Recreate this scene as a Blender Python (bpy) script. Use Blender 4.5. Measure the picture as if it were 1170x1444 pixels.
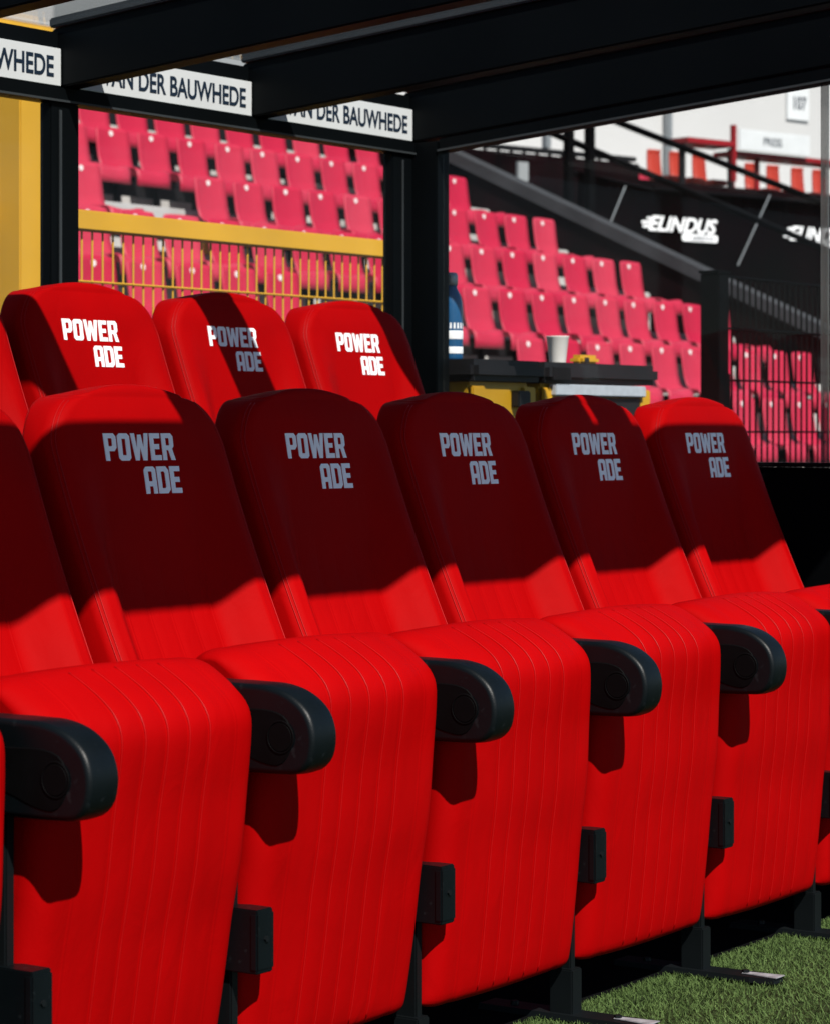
import bpy, bmesh, math, random
from mathutils import Vector, Matrix
random.seed(7)
scene = bpy.context.scene
for o in list(bpy.data.objects):
    bpy.data.objects.remove(o)
C = scene.collection
R = math.radians

# ------------------------------------------------------------------ camera
CAM_H = 1.195                      # eye height above the turf
THETA = 34.51                      # view direction measured from +X (the seat rows) towards +Y (the rear wall)
cam_d = bpy.data.cameras.new('camera')
cam = bpy.data.objects.new('camera', cam_d); C.objects.link(cam)
cam.location = (0, 0, CAM_H)
cam.rotation_euler = (R(90), 0, R(THETA - 90))
cam_d.sensor_fit = 'HORIZONTAL'; cam_d.sensor_width = 36
cam_d.lens = 36 * 3800 / 1170
cam_d.shift_y = -113 / 1170
cam_d.clip_start = 0.1; cam_d.clip_end = 3000
cam_d.dof.use_dof = True
cam_d.dof.focus_distance = 5.4
cam_d.dof.aperture_fstop = 11
scene.camera = cam
scene.render.resolution_x = 829; scene.render.resolution_y = 1024

# ------------------------------------------------------------------ light
LDIR = Vector((0.45, 0.85, -1.0)).normalized()       # the way the sunlight travels
world = bpy.data.worlds.new('World'); scene.world = world; world.use_nodes = True
wn = world.node_tree.nodes; wl = world.node_tree.links
for n in list(wn): wn.remove(n)
sky = wn.new('ShaderNodeTexSky'); sky.sky_type = 'NISHITA'; sky.sun_disc = False
sky.sun_elevation = math.asin(-LDIR.z)
sky.air_density = 1.0; sky.dust_density = 0.0; sky.ozone_density = 4.0
sky.sun_rotation = math.atan2(-LDIR.x, -LDIR.y)
bg = wn.new('ShaderNodeBackground'); bg.inputs['Strength'].default_value = 0.06
wo = wn.new('ShaderNodeOutputWorld')
wl.new(sky.outputs[0], bg.inputs['Color']); wl.new(bg.outputs[0], wo.inputs['Surface'])
sd = bpy.data.lights.new('sun', 'SUN'); sd.energy = 5.0; sd.angle = R(0.5); sd.color = (1.0, 0.95, 0.88)
sun = bpy.data.objects.new('sun', sd); C.objects.link(sun)
sun.rotation_euler = LDIR.to_track_quat('-Z', 'Y').to_euler()
sun.location = (0, 0, 30)
scene.view_settings.view_transform = 'Standard'
scene.view_settings.look = 'None'
scene.view_settings.exposure = 0.585
scene.view_settings.gamma = 1.0
scene.view_settings.use_curve_mapping = False

# ------------------------------------------------------------------ materials
def mat(name, col, rough=0.6, spec=0.3, var=0.12, scale=6.0, bump=0.0, bscale=200.0, metal=0.0, col2=None, wear=0.0, wcol=(.5,.5,.5), sheen=0.0, crease=0.0, fade=0.0):
    m = bpy.data.materials.new(name); m.use_nodes = True
    nt = m.node_tree; N = nt.nodes; L = nt.links
    b = N['Principled BSDF']
    b.inputs['Roughness'].default_value = rough
    b.inputs['Metallic'].default_value = metal
    b.inputs['Specular IOR Level'].default_value = spec
    if sheen: b.inputs['Sheen Weight'].default_value = sheen
    tc = N.new('ShaderNodeTexCoord')
    no = N.new('ShaderNodeTexNoise'); no.inputs['Scale'].default_value = scale; no.inputs['Detail'].default_value = 6
    L.new(tc.outputs['Object'], no.inputs['Vector'])
    rp = N.new('ShaderNodeValToRGB')
    c2 = col2 or tuple(min(1, c * (1 + var)) for c in col)
    c1 = tuple(c * (1 - var) for c in col) if col2 is None else col
    rp.color_ramp.elements[0].color = (*c1, 1); rp.color_ramp.elements[1].color = (*c2, 1)
    rp.color_ramp.elements[0].position = .3; rp.color_ramp.elements[1].position = .7
    L.new(no.outputs['Fac'], rp.inputs['Fac'])
    out = rp.outputs['Color']
    if wear > 0:
        n2 = N.new('ShaderNodeTexNoise'); n2.inputs['Scale'].default_value = scale * 7; n2.inputs['Detail'].default_value = 8
        L.new(tc.outputs['Object'], n2.inputs['Vector'])
        r2 = N.new('ShaderNodeValToRGB'); r2.color_ramp.elements[0].position = .62; r2.color_ramp.elements[1].position = .75
        r2.color_ramp.elements[1].color = (wear, wear, wear, 1)
        L.new(n2.outputs['Fac'], r2.inputs['Fac'])
        mx = N.new('ShaderNodeMixRGB'); mx.inputs['Color2'].default_value = (*wcol, 1)
        L.new(r2.outputs['Color'], mx.inputs['Fac']); L.new(out, mx.inputs['Color1']); out = mx.outputs['Color']
    if fade > 0:                                     # each individual has weathered a little differently
        oi_ = N.new('ShaderNodeObjectInfo'); hs = N.new('ShaderNodeHueSaturation')
        mv = N.new('ShaderNodeMapRange'); mv.inputs['To Min'].default_value = 1 - fade; mv.inputs['To Max'].default_value = 1 + fade
        ms = N.new('ShaderNodeMapRange'); ms.inputs['To Min'].default_value = 1.0; ms.inputs['To Max'].default_value = 1 - fade
        L.new(oi_.outputs['Random'], mv.inputs['Value']); L.new(oi_.outputs['Random'], ms.inputs['Value'])
        L.new(mv.outputs[0], hs.inputs['Value']); L.new(ms.outputs[0], hs.inputs['Saturation'])
        L.new(out, hs.inputs['Color']); out = hs.outputs['Color']
    L.new(out, b.inputs['Base Color'])
    rr = N.new('ShaderNodeMapRange'); rr.inputs['To Min'].default_value = max(0.02, rough - .08); rr.inputs['To Max'].default_value = min(1, rough + .08)
    L.new(no.outputs['Fac'], rr.inputs['Value']); L.new(rr.outputs[0], b.inputs['Roughness'])
    if bump > 0:
        bn = N.new('ShaderNodeTexNoise'); bn.inputs['Scale'].default_value = bscale; bn.inputs['Detail'].default_value = 4
        L.new(tc.outputs['Object'], bn.inputs['Vector'])
        bp = N.new('ShaderNodeBump'); bp.inputs['Strength'].default_value = bump; bp.inputs['Distance'].default_value = .002
        L.new(bn.outputs['Fac'], bp.inputs['Height']); L.new(bp.outputs[0], b.inputs['Normal'])
        if crease > 0:
            cn = N.new('ShaderNodeTexNoise'); cn.inputs['Scale'].default_value = 9; cn.inputs['Detail'].default_value = 5; cn.inputs['Distortion'].default_value = 1.2
            mp = N.new('ShaderNodeMapping'); mp.inputs['Scale'].default_value = (1.6, 1, .8)
            oi = N.new('ShaderNodeObjectInfo'); va = N.new('ShaderNodeVectorMath'); va.operation = 'ADD'
            L.new(tc.outputs['Object'], va.inputs[0]); L.new(oi.outputs['Location'], va.inputs[1]); L.new(va.outputs[0], mp.inputs['Vector'])
            L.new(mp.outputs[0], cn.inputs['Vector']); L.new(va.outputs[0], no.inputs['Vector'])
            bp2 = N.new('ShaderNodeBump'); bp2.inputs['Strength'].default_value = crease; bp2.inputs['Distance'].default_value = .006
            L.new(cn.outputs['Fac'], bp2.inputs['Height']); L.new(bp2.outputs[0], bp.inputs['Normal'])
    return m

def glass_mat(name, tint=(.93, .95, .95), gloss=1.0, film=0.03):
    m = bpy.data.materials.new(name); m.use_nodes = True
    N = m.node_tree.nodes; L = m.node_tree.links
    for n in list(N): N.remove(n)
    out = N.new('ShaderNodeOutputMaterial')
    tr = N.new('ShaderNodeBsdfTransparent'); tr.inputs[0].default_value = (*tint, 1)
    gl = N.new('ShaderNodeBsdfGlossy'); gl.inputs['Roughness'].default_value = .03
    df = N.new('ShaderNodeBsdfDiffuse'); df.inputs[0].default_value = (.7, .7, .68, 1)
    lw = N.new('ShaderNodeLayerWeight'); lw.inputs['Blend'].default_value = .5
    pw = N.new('ShaderNodeMath'); pw.operation = 'POWER'; pw.inputs[1].default_value = 4.5
    L.new(lw.outputs['Facing'], pw.inputs[0])
    mu = N.new('ShaderNodeMath'); mu.operation = 'MULTIPLY_ADD'; mu.inputs[1].default_value = gloss; mu.inputs[2].default_value = .03 * gloss
    L.new(pw.outputs[0], mu.inputs[0])
    tc = N.new('ShaderNodeTexCoord')
    no = N.new('ShaderNodeTexNoise'); no.inputs['Scale'].default_value = 3; no.inputs['Detail'].default_value = 8
    L.new(tc.outputs['Object'], no.inputs['Vector'])
    mr = N.new('ShaderNodeMapRange'); mr.inputs['From Min'].default_value = .35; mr.inputs['From Max'].default_value = .75
    mr.inputs['To Min'].default_value = film * .5; mr.inputs['To Max'].default_value = film * 1.5
    L.new(no.outputs['Fac'], mr.inputs['Value'])
    m1 = N.new('ShaderNodeMixShader'); m2 = N.new('ShaderNodeMixShader')
    L.new(mr.outputs[0], m1.inputs[0]); L.new(tr.outputs[0], m1.inputs[1]); L.new(df.outputs[0], m1.inputs[2])
    L.new(mu.outputs[0], m2.inputs[0]); L.new(m1.outputs[0], m2.inputs[1]); L.new(gl.outputs[0], m2.inputs[2])
    L.new(m2.outputs[0], out.inputs['Surface'])
    return m

M = {}
M['leather'] = mat('red_leatherette', (.30, .0004, .0008), .62, .035, .07, 5, .10, 420, crease=.35)
M['seam'] = mat('red_welt', (.33, .0014, .0018), .46, .14, .05, 30)
M['print'] = mat('white_print', (.90, .92, .93), .6, .2, .03, 40)
M['plastic'] = mat('black_plastic', (.0014, .0030, .0038), .42, .20, .2, 8, .16, 420, wear=.55, wcol=(.014, .018, .020))
M['cap'] = mat('black_cap_plastic', (.0012, .0012, .0014), .65, .06, .2, 30)
M['blackpaint'] = mat('black_powder_coat', (.0028, .0042, .0048), .5, .2, .2, 4, .05, 500)
M['frame'] = mat('black_frame_paint', (.0014, .0022, .0028), .5, .09, .25, 2, .03, 300)
M['darkpanel'] = mat('black_sheet_panel', (.001, .0013, .0016), .75, .03, .2, 3)
M['steel'] = mat('worn_steel', (.30, .31, .32), .45, .5, .25, 20, 0, metal=.7)
M['sign'] = mat('white_sign', (.56, .585, .59), .5, .3, .04, 5)
M['navy'] = mat('navy_letters', (.008, .018, .035), .5, .3, .05, 10)
M['glass'] = glass_mat('window_glass', (.985, .985, .985), .22, .003)
M['roofglass'] = glass_mat('roof_glass', (.93, .935, .935), .6, .012)
M['joint'] = glass_mat('clear_joint_strip', (.45, .45, .45), .5, .10)
M['rubber'] = mat('black_rubber_floor', (.002, .0022, .0025), .9, .05, .3, 12)
M['yellow'] = mat('yellow_paint', (.50, .275, .022), .5, .3, .08, 3, .03, 200, wear=.15, wcol=(.4, .25, .05))
M['concrete'] = mat('pale_concrete', (.40, .395, .385), .9, .15, .18, 3, .3, 60)
M['concrete_dark'] = mat('grey_parapet_concrete', (.032, .034, .037), .85, .15, .2, 3, .2, 60)
M['blackwall'] = mat('black_wall_paint', (.002, .0018, .0022), .85, .03, .4, 2, col2=(.008, .002, .003))
M['seatred'] = mat('faded_red_seat_plastic', (.37, .008, .036), .5, .25, .14, 2.2, wear=.22, wcol=(.22, .02, .04), fade=.05)
M['dot'] = mat('white_number_disc', (.66, .64, .62), .5, .3, .04, 20)
M['bracket'] = mat('dark_seat_bracket', (.006, .006, .007), .6, .2, .2, 8)
M['blackwire'] = mat('black_wire', (.0012, .0011, .0013), .6, .05, .2, 8)
M['whitewall'] = mat('white_wall', (.44, .445, .44), .8, .2, .035, .6, .05, 20)
M['tarp'] = mat('black_tarpaulin', (.0012, .0010, .0014), .85, .02, .4, 1.5, col2=(.006, .0014, .0026))
M['orange'] = mat('orange_seat_plastic', (.36, .034, .020), .5, .3, .1, 6)
M['deskred'] = mat('red_desk_laminate', (.22, .005, .009), .5, .3, .1, 6)
M['greysteel'] = mat('grey_steel', (.22, .24, .25), .5, .4, .1, 6, metal=.3)
M['inkgrey'] = mat('grey_ink', (.06, .07, .085), .6, .2, .1, 10)
M['blue'] = mat('blue_bottle_enamel', (.010, .085, .21), .3, .5, .06, 20)
M['cup'] = mat('paper_cup', (.55, .54, .51), .7, .2, .03, 30)
M['cladding'] = mat('grey_cladding', (.23, .245, .25), .6, .3, .06, 1)
M['boxblack'] = mat('black_chest_plastic', (.008, .0078, .009), .55, .3, .3, 10, .2, 200)
M['alu'] = mat('brushed_aluminium', (.36, .40, .44), .5, .4, .08, 40, metal=.1)
M['chestyellow'] = mat('yellow_chest_plastic', (.46, .25, .012), .45, .35, .06, 10)

def grass_mat(name, a, b, scale):
    m = mat(name, a, .75, .2, 0, scale, 0, col2=b)
    return m
M['turf'] = grass_mat('turf_base', (.008, .016, .003), (.022, .036, .009), 60)
M['blade'] = grass_mat('turf_blade', (.014, .040, .005), (.105, .155, .045), 420)
M['asphalt'] = mat('apron_asphalt', (.035, .035, .037), .9, .15, .2, 5, .2, 100)

# ------------------------------------------------------------------ helpers
def link(o, parent=None):
    C.objects.link(o)
    if parent is not None: o.parent = parent
    return o
def obj(name, verts, faces, m, parent=None, smooth=False, loc=(0, 0, 0)):
    me = bpy.data.meshes.new(name); me.from_pydata([tuple(v) for v in verts], [], faces); me.update()
    if smooth:
        for p in me.polygons: p.use_smooth = True
    me.materials.append(M[m])
    o = bpy.data.objects.new(name, me); o.location = loc
    return link(o, parent)
def obj_bm(name, bm, m, parent=None, smooth=False, loc=(0, 0, 0)):
    bmesh.ops.recalc_face_normals(bm, faces=bm.faces)
    me = bpy.data.meshes.new(name); bm.to_mesh(me); bm.free()
    if smooth:
        for p in me.polygons: p.use_smooth = True
    me.materials.append(M[m])
    o = bpy.data.objects.new(name, me); o.location = loc
    return link(o, parent)
def bm_box(bm, x0, x1, y0, y1, z0, z1, bevel=0.0, mtx=None):
    r = bmesh.ops.create_cube(bm, size=1)
    vs = r['verts']
    for v in vs:
        v.co = Vector(((x0 + x1) / 2 + v.co.x * (x1 - x0), (y0 + y1) / 2 + v.co.y * (y1 - y0), (z0 + z1) / 2 + v.co.z * (z1 - z0)))
        if mtx: v.co = mtx @ v.co
    if bevel > 0:
        es = list({e for v in vs for e in v.link_edges})
        bmesh.ops.bevel(bm, geom=es, offset=bevel, segments=2, affect='EDGES', clamp_overlap=True)
def box(name, x0, x1, y0, y1, z0, z1, m, parent=None, bevel=0.003, loc=(0, 0, 0)):
    bm = bmesh.new(); bm_box(bm, x0, x1, y0, y1, z0, z1, bevel)
    return obj_bm(name, bm, m, parent, False, loc)
def bm_tube(bm, a, b, r0, r1=None, n=10, cap=True):
    a = Vector(a); b = Vector(b); r1 = r0 if r1 is None else r1
    q = (b - a).to_track_quat('Z', 'Y')
    A = [bm.verts.new(a + q @ Vector((r0 * math.cos(2 * math.pi * i / n), r0 * math.sin(2 * math.pi * i / n), 0))) for i in range(n)]
    B = [bm.verts.new(b + q @ Vector((r1 * math.cos(2 * math.pi * i / n), r1 * math.sin(2 * math.pi * i / n), 0))) for i in range(n)]
    for i in range(n):
        bm.faces.new((A[i], A[(i + 1) % n], B[(i + 1) % n], B[i]))
    if cap: bm.faces.new(A[::-1]); bm.faces.new(B)
def tube(name, a, b, r0, m, parent=None, r1=None, n=10):
    bm = bmesh.new(); bm_tube(bm, a, b, r0, r1, n); return obj_bm(name, bm, m, parent, False)
def lathe(name, prof, m, parent=None, n=28, loc=(0, 0, 0)):
    bm = bmesh.new(); rings = []
    for r, z in prof:
        rings.append([bm.verts.new((r * math.cos(2 * math.pi * i / n), r * math.sin(2 * math.pi * i / n), z)) for i in range(n)])
    for a, b in zip(rings, rings[1:]):
        for i in range(n): bm.faces.new((a[i], a[(i + 1) % n], b[(i + 1) % n], b[i]))
    bm.faces.new(rings[0][::-1]); bm.faces.new(rings[-1])
    return obj_bm(name, bm, m, parent, True, loc)
def sheet(name, x0, x1, y0, y1, z, m, parent=None):
    return obj(name, [(x0, y0, z), (x1, y0, z), (x1, y1, z), (x0, y1, z)], [(0, 1, 2, 3)], m, parent)
def empty(name, loc=(0, 0, 0), rz=0):
    o = bpy.data.objects.new(name, None); o.location = loc; o.rotation_euler = (0, 0, rz); o.empty_display_size = .1
    return link(o)
def tag(o, label, cat, group=None):
    o['label'] = label; o['category'] = cat
    if group: o['group'] = group
    return o
def copy_tree(o, parent=None):
    c = o.copy(); C.objects.link(c); c.parent = parent
    for ch in list(o.children): copy_tree(ch, c)
    return c
def smooth_closed(pts, n):
    """Catmull-Rom through a closed list of 2-D points, n samples evenly spread by length."""
    P = [Vector(p) for p in pts]; k = len(P); dense = []
    for i in range(k):
        p0, p1, p2, p3 = P[i - 1], P[i], P[(i + 1) % k], P[(i + 2) % k]
        for j in range(16):
            t = j / 16
            dense.append(.5 * ((2 * p1) + (p2 - p0) * t + (2 * p0 - 5 * p1 + 4 * p2 - p3) * t * t + (3 * p1 - p0 - 3 * p2 + p3) * t ** 3))
    L = [0]
    for i in range(len(dense)): L.append(L[-1] + (dense[(i + 1) % len(dense)] - dense[i]).length)
    out = []; j = 0
    for i in range(n):
        s = L[-1] * i / n
        while L[j + 1] < s: j += 1
        t = (s - L[j]) / max(1e-9, L[j + 1] - L[j])
        out.append(dense[j % len(dense)].lerp(dense[(j + 1) % len(dense)], t))
    return out
def normals2(P):
    """outward normals of a closed 2-D loop"""
    n = len(P); A = sum(P[i].x * P[(i + 1) % n].y - P[(i + 1) % n].x * P[i].y for i in range(n))
    s = 1 if A > 0 else -1; out = []
    for i in range(n):
        d = (P[(i + 1) % n] - P[i - 1]).normalized()
        out.append(Vector((d.y, -d.x)) * s)
    return out
def loft_x(P, stations, disp=None, zk=1.0):
    """profile loop P in (y, z); stations = [(x, inset)]; disp(x, y, z, i) -> extra outward offset. returns verts, faces"""
    Nn = normals2(P); n = len(P); V = []; F = []
    for x, ins in stations:
        for i, p in enumerate(P):
            o = -ins + (disp(x, p.x, p.y) if disp else 0)
            q = p + Vector((Nn[i].x * o, Nn[i].y * (o + ins * (1 - zk))))
            V.append((x, q.x, q.y))
    for k in range(len(stations) - 1):
        for i in range(n):
            a = k * n + i; b = k * n + (i + 1) % n
            F.append((a, b, b + n, a + n))
    F.append(tuple(range(n))[::-1]); F.append(tuple((len(stations) - 1) * n + i for i in range(n)))
    return V, F
def fix(o):
    bm = bmesh.new(); bm.from_mesh(o.data); bmesh.ops.recalc_face_normals(bm, faces=bm.faces)
    big = [f for f in bm.faces if len(f.verts) > 4]
    for f in big: f.smooth = False
    bmesh.ops.triangulate(bm, faces=big)
    bm.to_mesh(o.data); bm.free(); return o
def sweep(name, path, r, m, parent, n=6):
    bm = bmesh.new(); rings = []
    for i, p in enumerate(path):
        t = (path[min(i + 1, len(path) - 1)] - path[max(i - 1, 0)]).normalized()
        sx = Vector((1, 0, 0)); sx = (sx - t * sx.dot(t)).normalized(); sy = t.cross(sx)
        rings.append([bm.verts.new(p + sx * r * math.cos(2 * math.pi * k / n) + sy * r * math.sin(2 * math.pi * k / n)) for k in range(n)])
    for a, b_ in zip(rings, rings[1:]):
        for k in range(n): bm.faces.new((a[k], a[(k + 1) % n], b_[(k + 1) % n], b_[k]))
    bm.faces.new(rings[0][::-1]); bm.faces.new(rings[-1])
    return obj_bm(name, bm, m, parent, True)
def smoothstep(a, b, x):
    t = max(0, min(1, (x - a) / (b - a))); return t * t * (3 - 2 * t)
def curve_mesh(splines, extrude):
    """filled 2-D outlines (holes handled by the fill) -> (verts, faces)"""
    cu = bpy.data.curves.new('c', 'CURVE'); cu.dimensions = '2D'; cu.fill_mode = 'BOTH'; cu.extrude = extrude
    for s in splines:
        sp = cu.splines.new('POLY'); sp.points.add(len(s) - 1); sp.use_cyclic_u = True
        for i, p in enumerate(s): sp.points[i].co = (p[0], p[1], 0, 1)
    o = bpy.data.objects.new('c', cu); C.objects.link(o)
    dg = bpy.context.evaluated_depsgraph_get()
    me = bpy.data.meshes.new_from_object(o.evaluated_get(dg))
    V = [v.co.copy() for v in me.vertices]; F = [tuple(p.vertices) for p in me.polygons]
    bpy.data.objects.remove(o); bpy.data.curves.remove(cu); bpy.data.meshes.remove(me)
    return V, F
def text_mesh(s, size, extrude=.002, bold=0.0, shear=0.0, spacing=1.0, align='RIGHT'):
    cu = bpy.data.curves.new('t', 'FONT'); cu.body = s; cu.size = size; cu.extrude = extrude; cu.offset = bold
    cu.shear = shear; cu.space_character = spacing; cu.align_x = align
    o = bpy.data.objects.new('t', cu); C.objects.link(o)
    dg = bpy.context.evaluated_depsgraph_get()
    me = bpy.data.meshes.new_from_object(o.evaluated_get(dg))
    V = [v.co.copy() for v in me.vertices]; F = [tuple(p.vertices) for p in me.polygons]
    bpy.data.objects.remove(o); bpy.data.curves.remove(cu); bpy.data.meshes.remove(me)
    return V, F

# ------------------------------------------------------------------ ground
pitch = sheet('pitch', -400, 600, -400, 2.90, 0.0, 'turf'); pitch['kind'] = 'structure'
apron = sheet('apron', -400, 600, 2.90, 900, -0.004, 'asphalt'); apron['kind'] = 'structure'
fl = box('dugout_floor', 0.9, 6.70, 2.90, 3.52, -.03, .006, 'rubber', None, 0); fl['kind'] = 'structure'
pl = box('dugout_platform', 0.9, 6.595, 3.52, 4.62, -.03, .272, 'rubber', None, 0); pl['kind'] = 'structure'

V = []; F = []
for i in range(70000):
    x = random.uniform(3.9, 7.4); y = 2.895 - (random.random() ** 1.3) * 1.3
    h = random.uniform(.005, .014); w = random.uniform(.0011, .0022); a = random.uniform(0, math.pi)
    dx, dy = math.cos(a) * w, math.sin(a) * w
    lx, ly = random.gauss(0, .007), random.gauss(0, .007)
    if y + ly > 2.9: ly = 0
    k = len(V)
    V += [(x - dx, y - dy, 0.0), (x + dx, y + dy, 0.0), (x + lx + dx * .5, y + ly, h), (x + lx - dx * .5, y + ly, h)]
    F.append((k, k + 1, k + 2, k + 3))
g = obj('turf_blades', V, F, 'blade'); g['kind'] = 'stuff'; g['label'] = 'short green artificial turf in front of the seats'

# ------------------------------------------------------------------ dugout seats
SEAT_Y = 2.80
def front_y(x, z):
    """front surface of a backrest (local y): reclined plane with side bolsters low down"""
    t = 1.19 - z
    if t < 0: c_ = e_ = .462 - .16 * t + 2.4 * t * t
    else:
        m = min(t, .45)
        c_ = .462 - .13 * m - .42 * m * m - .508 * (t - m) + .023 * smoothstep(.07, .35, t)
        e_ = .462 - .34 * m - .17 * m * m - .493 * (t - m)
    y = c_ + (e_ - c_) * smoothstep(.125, .214, abs(x))
    y += .006 * (abs(x) / .24) ** 4
    return y
def make_backrest(parent):
    seams = [-.113, -.0565, 0, .0565, .113]
    S = sorted(set([-1 + 2 * i / 40 for i in range(41)] +
                   [s + e for s in [q / .205 for q in seams] + [-.95, .95] for e in (-.018, -.009, 0, .009, .018)]))
    S = [s for s in S if -1 <= s <= 1]
    zs = [.40 + (1.16 - .40) * i / 44 for i in range(45)]
    top0 = 1.16; rc = .10
    for i in range(1, 13):
        zs.append(top0 + rc * math.sin(R(90) * i / 12) )
    V = []; n = None; rows = []
    def ring(z, w, th, re):
        L = []
        xf = w - re
        for s in S:
            x = s * xf
            rel = 0
            if z < 1.05:
                k = 1 - smoothstep(.92, 1.02, z)
                for q in seams:
                    d = abs(s - q / .205)
                    rel -= .0016 * k * max(0, 1 - d / .012)
                    rel += .0022 * k * max(0, 1 - d / .05)
            d = min(abs(s - .95), abs(s + .95))
            rel += .0020 * max(0, 1 - abs(d - .05) / .03) * (1 - smoothstep(.84, 1.0, z))
            L.append((x, front_y(x, z) + rel, z))
        yr = front_y(xf, z)
        for a in range(1, 8):
            t = R(90) * a / 8
            L.append((xf + re * math.sin(t), yr + re * (1 - math.cos(t)), z))
        yb = front_y(0, z) + th
        if yb < yr + re + .012: yb = yr + re + .012
        L.append((w, (yr + re + yb - .012) / 2, z))
        for a in range(0, 5):
            t = R(90) * a / 4
            L.append((w - .012 + .012 * math.cos(t), yb - .012 + .012 * math.sin(t), z))
        for k in range(1, 8): L.append(((w - .012) * (1 - k / 4), yb, z))
        for a in range(4, -1, -1):
            t = R(90) * a / 4
            L.append((-w + .012 - .012 * math.cos(t), yb - .012 + .012 * math.sin(t), z))
        L.append((-w, (yr + re + yb - .012) / 2, z))
        for a in range(7, 0, -1):
            t = R(90) * a / 8
            L.append((-xf - re * math.sin(t), yr + re * (1 - math.cos(t)), z))
        return L
    for z in zs:
        w = .250 + .004 * smoothstep(.5, .9, z)
        if z > top0:
            w -= .094 * (1 - math.sqrt(max(0, 1 - ((z - top0) / rc) ** 2))) ** .9
        rows.append(ring(z, w, .084, .036))
    base = rows[-1]
    cx_ = 0; zt = zs[-1]
    my = sum(p[1] for p in base) / len(base)
    for a in (15, 30, 45, 60, 75, 86):
        t = R(a); sh = math.cos(t)
        rows.append([(p[0] * (1 - (1 - sh) * .22), my + (p[1] - my) * sh, zt + .024 * math.sin(t) - .020 * (abs(p[0]) / .16) ** 2.5 * math.sin(t)) for p in base])
    n = len(rows[0])
    for r_ in rows: V += r_
    F = []
    for k in range(len(rows) - 1):
        for i in range(n):
            a = k * n + i; b = k * n + (i + 1) % n
            F.append((a, b, b + n, a + n))
    F.append(tuple(range(n))[::-1]); F.append(tuple((len(rows) - 1) * n + i for i in range(n)))
    o = obj('backrest', V, F, 'leather', parent, True); fix(o)
    for sg in (-1, 1):
        for ang in (38, 50):
            path = []
            for z in zs[:-3]:
                w = .250 + .004 * smoothstep(.5, .9, z)
                if z > top0: w -= .094 * (1 - math.sqrt(max(0, 1 - ((z - top0) / rc) ** 2))) ** .9
                xf = w - .036; t_ = R(ang)
                path.append(Vector((sg * (xf + .0363 * math.sin(t_)), front_y(xf, z) + .036 - .0363 * math.cos(t_), z)))
            sweep('piping', path, .0012, 'seam', o)
    G = {
        'P': [[(0, 1), (.5, 1), (.62, .88), (.62, .48), (.5, .35), (.235, .35), (.235, 0), (.04, 0)], [(.215, .82), (.40, .82), (.42, .79), (.42, .56), (.39, .53), (.225, .53)]],
        'O': [[(.12, 1), (.50, 1), (.62, .9), (.62, .1), (.52, 0), (.12, 0), (.01, .1), (0, .9)], [(.215, .80), (.40, .80), (.41, .78), (.41, .22), (.39, .2), (.215, .2)]],
        'W': [[(0, 1), (.2, 1), (.275, .42), (.36, .95), (.53, .95), (.625, .42), (.70, 1), (.9, 1), (.75, 0), (.55, 0), (.45, .52), (.35, 0), (.16, 0)]],
        'E': [[(0, 1), (.53, 1), (.53, .81), (.21, .81), (.21, .6), (.47, .6), (.47, .41), (.21, .41), (.21, .19), (.55, .19), (.55, 0), (0, 0)]],
        'R': [[(0, 1), (.5, 1), (.61, .88), (.61, .52), (.52, .42), (.65, 0), (.43, 0), (.32, .37), (.21, .37), (.21, 0), (0, 0)], [(.21, .82), (.39, .82), (.40, .80), (.40, .57), (.38, .55), (.21, .55)]],
        'A': [[(.12, 1), (.5, 1), (.6, .9), (.6, 0), (.4, 0), (.4, .27), (.21, .27), (.2, 0), (0, 0), (0, .88)], [(.2, .82), (.38, .82), (.4, .79), (.4, .46), (.2, .46)]],
        'D': [[(0, 1), (.48, 1), (.61, .86), (.61, .14), (.48, 0), (0, 0)], [(.2, .81), (.37, .81), (.41, .76), (.41, .24), (.37, .19), (.2, .19)]],
    }
    W = {'P': .62, 'O': .62, 'W': .9, 'E': .55, 'R': .64, 'A': .6, 'D': .61}
    gap = .07; ux = .0552; cap = .0505
    def word(s, right, z0):
        tot = sum(W[c] for c in s) + gap * (len(s) - 1)
        x = right - tot * ux
        for c in s:
            Vv, Ff = curve_mesh(G[c], .01)
            vv = []
            for v in Vv:
                lx = x + v.x * ux; lz = z0 + v.y * cap
                vv.append((lx, front_y(lx, lz) + (-.0012 if v.z > 0 else .0015), lz))
            l = obj('letter', vv, Ff, 'print', o)
            x += (W[c] + gap) * ux
    word('POWER', .081, 1.195 - .053)
    word('ADE', .089, 1.195 - .053 - .062)
    return o
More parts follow.
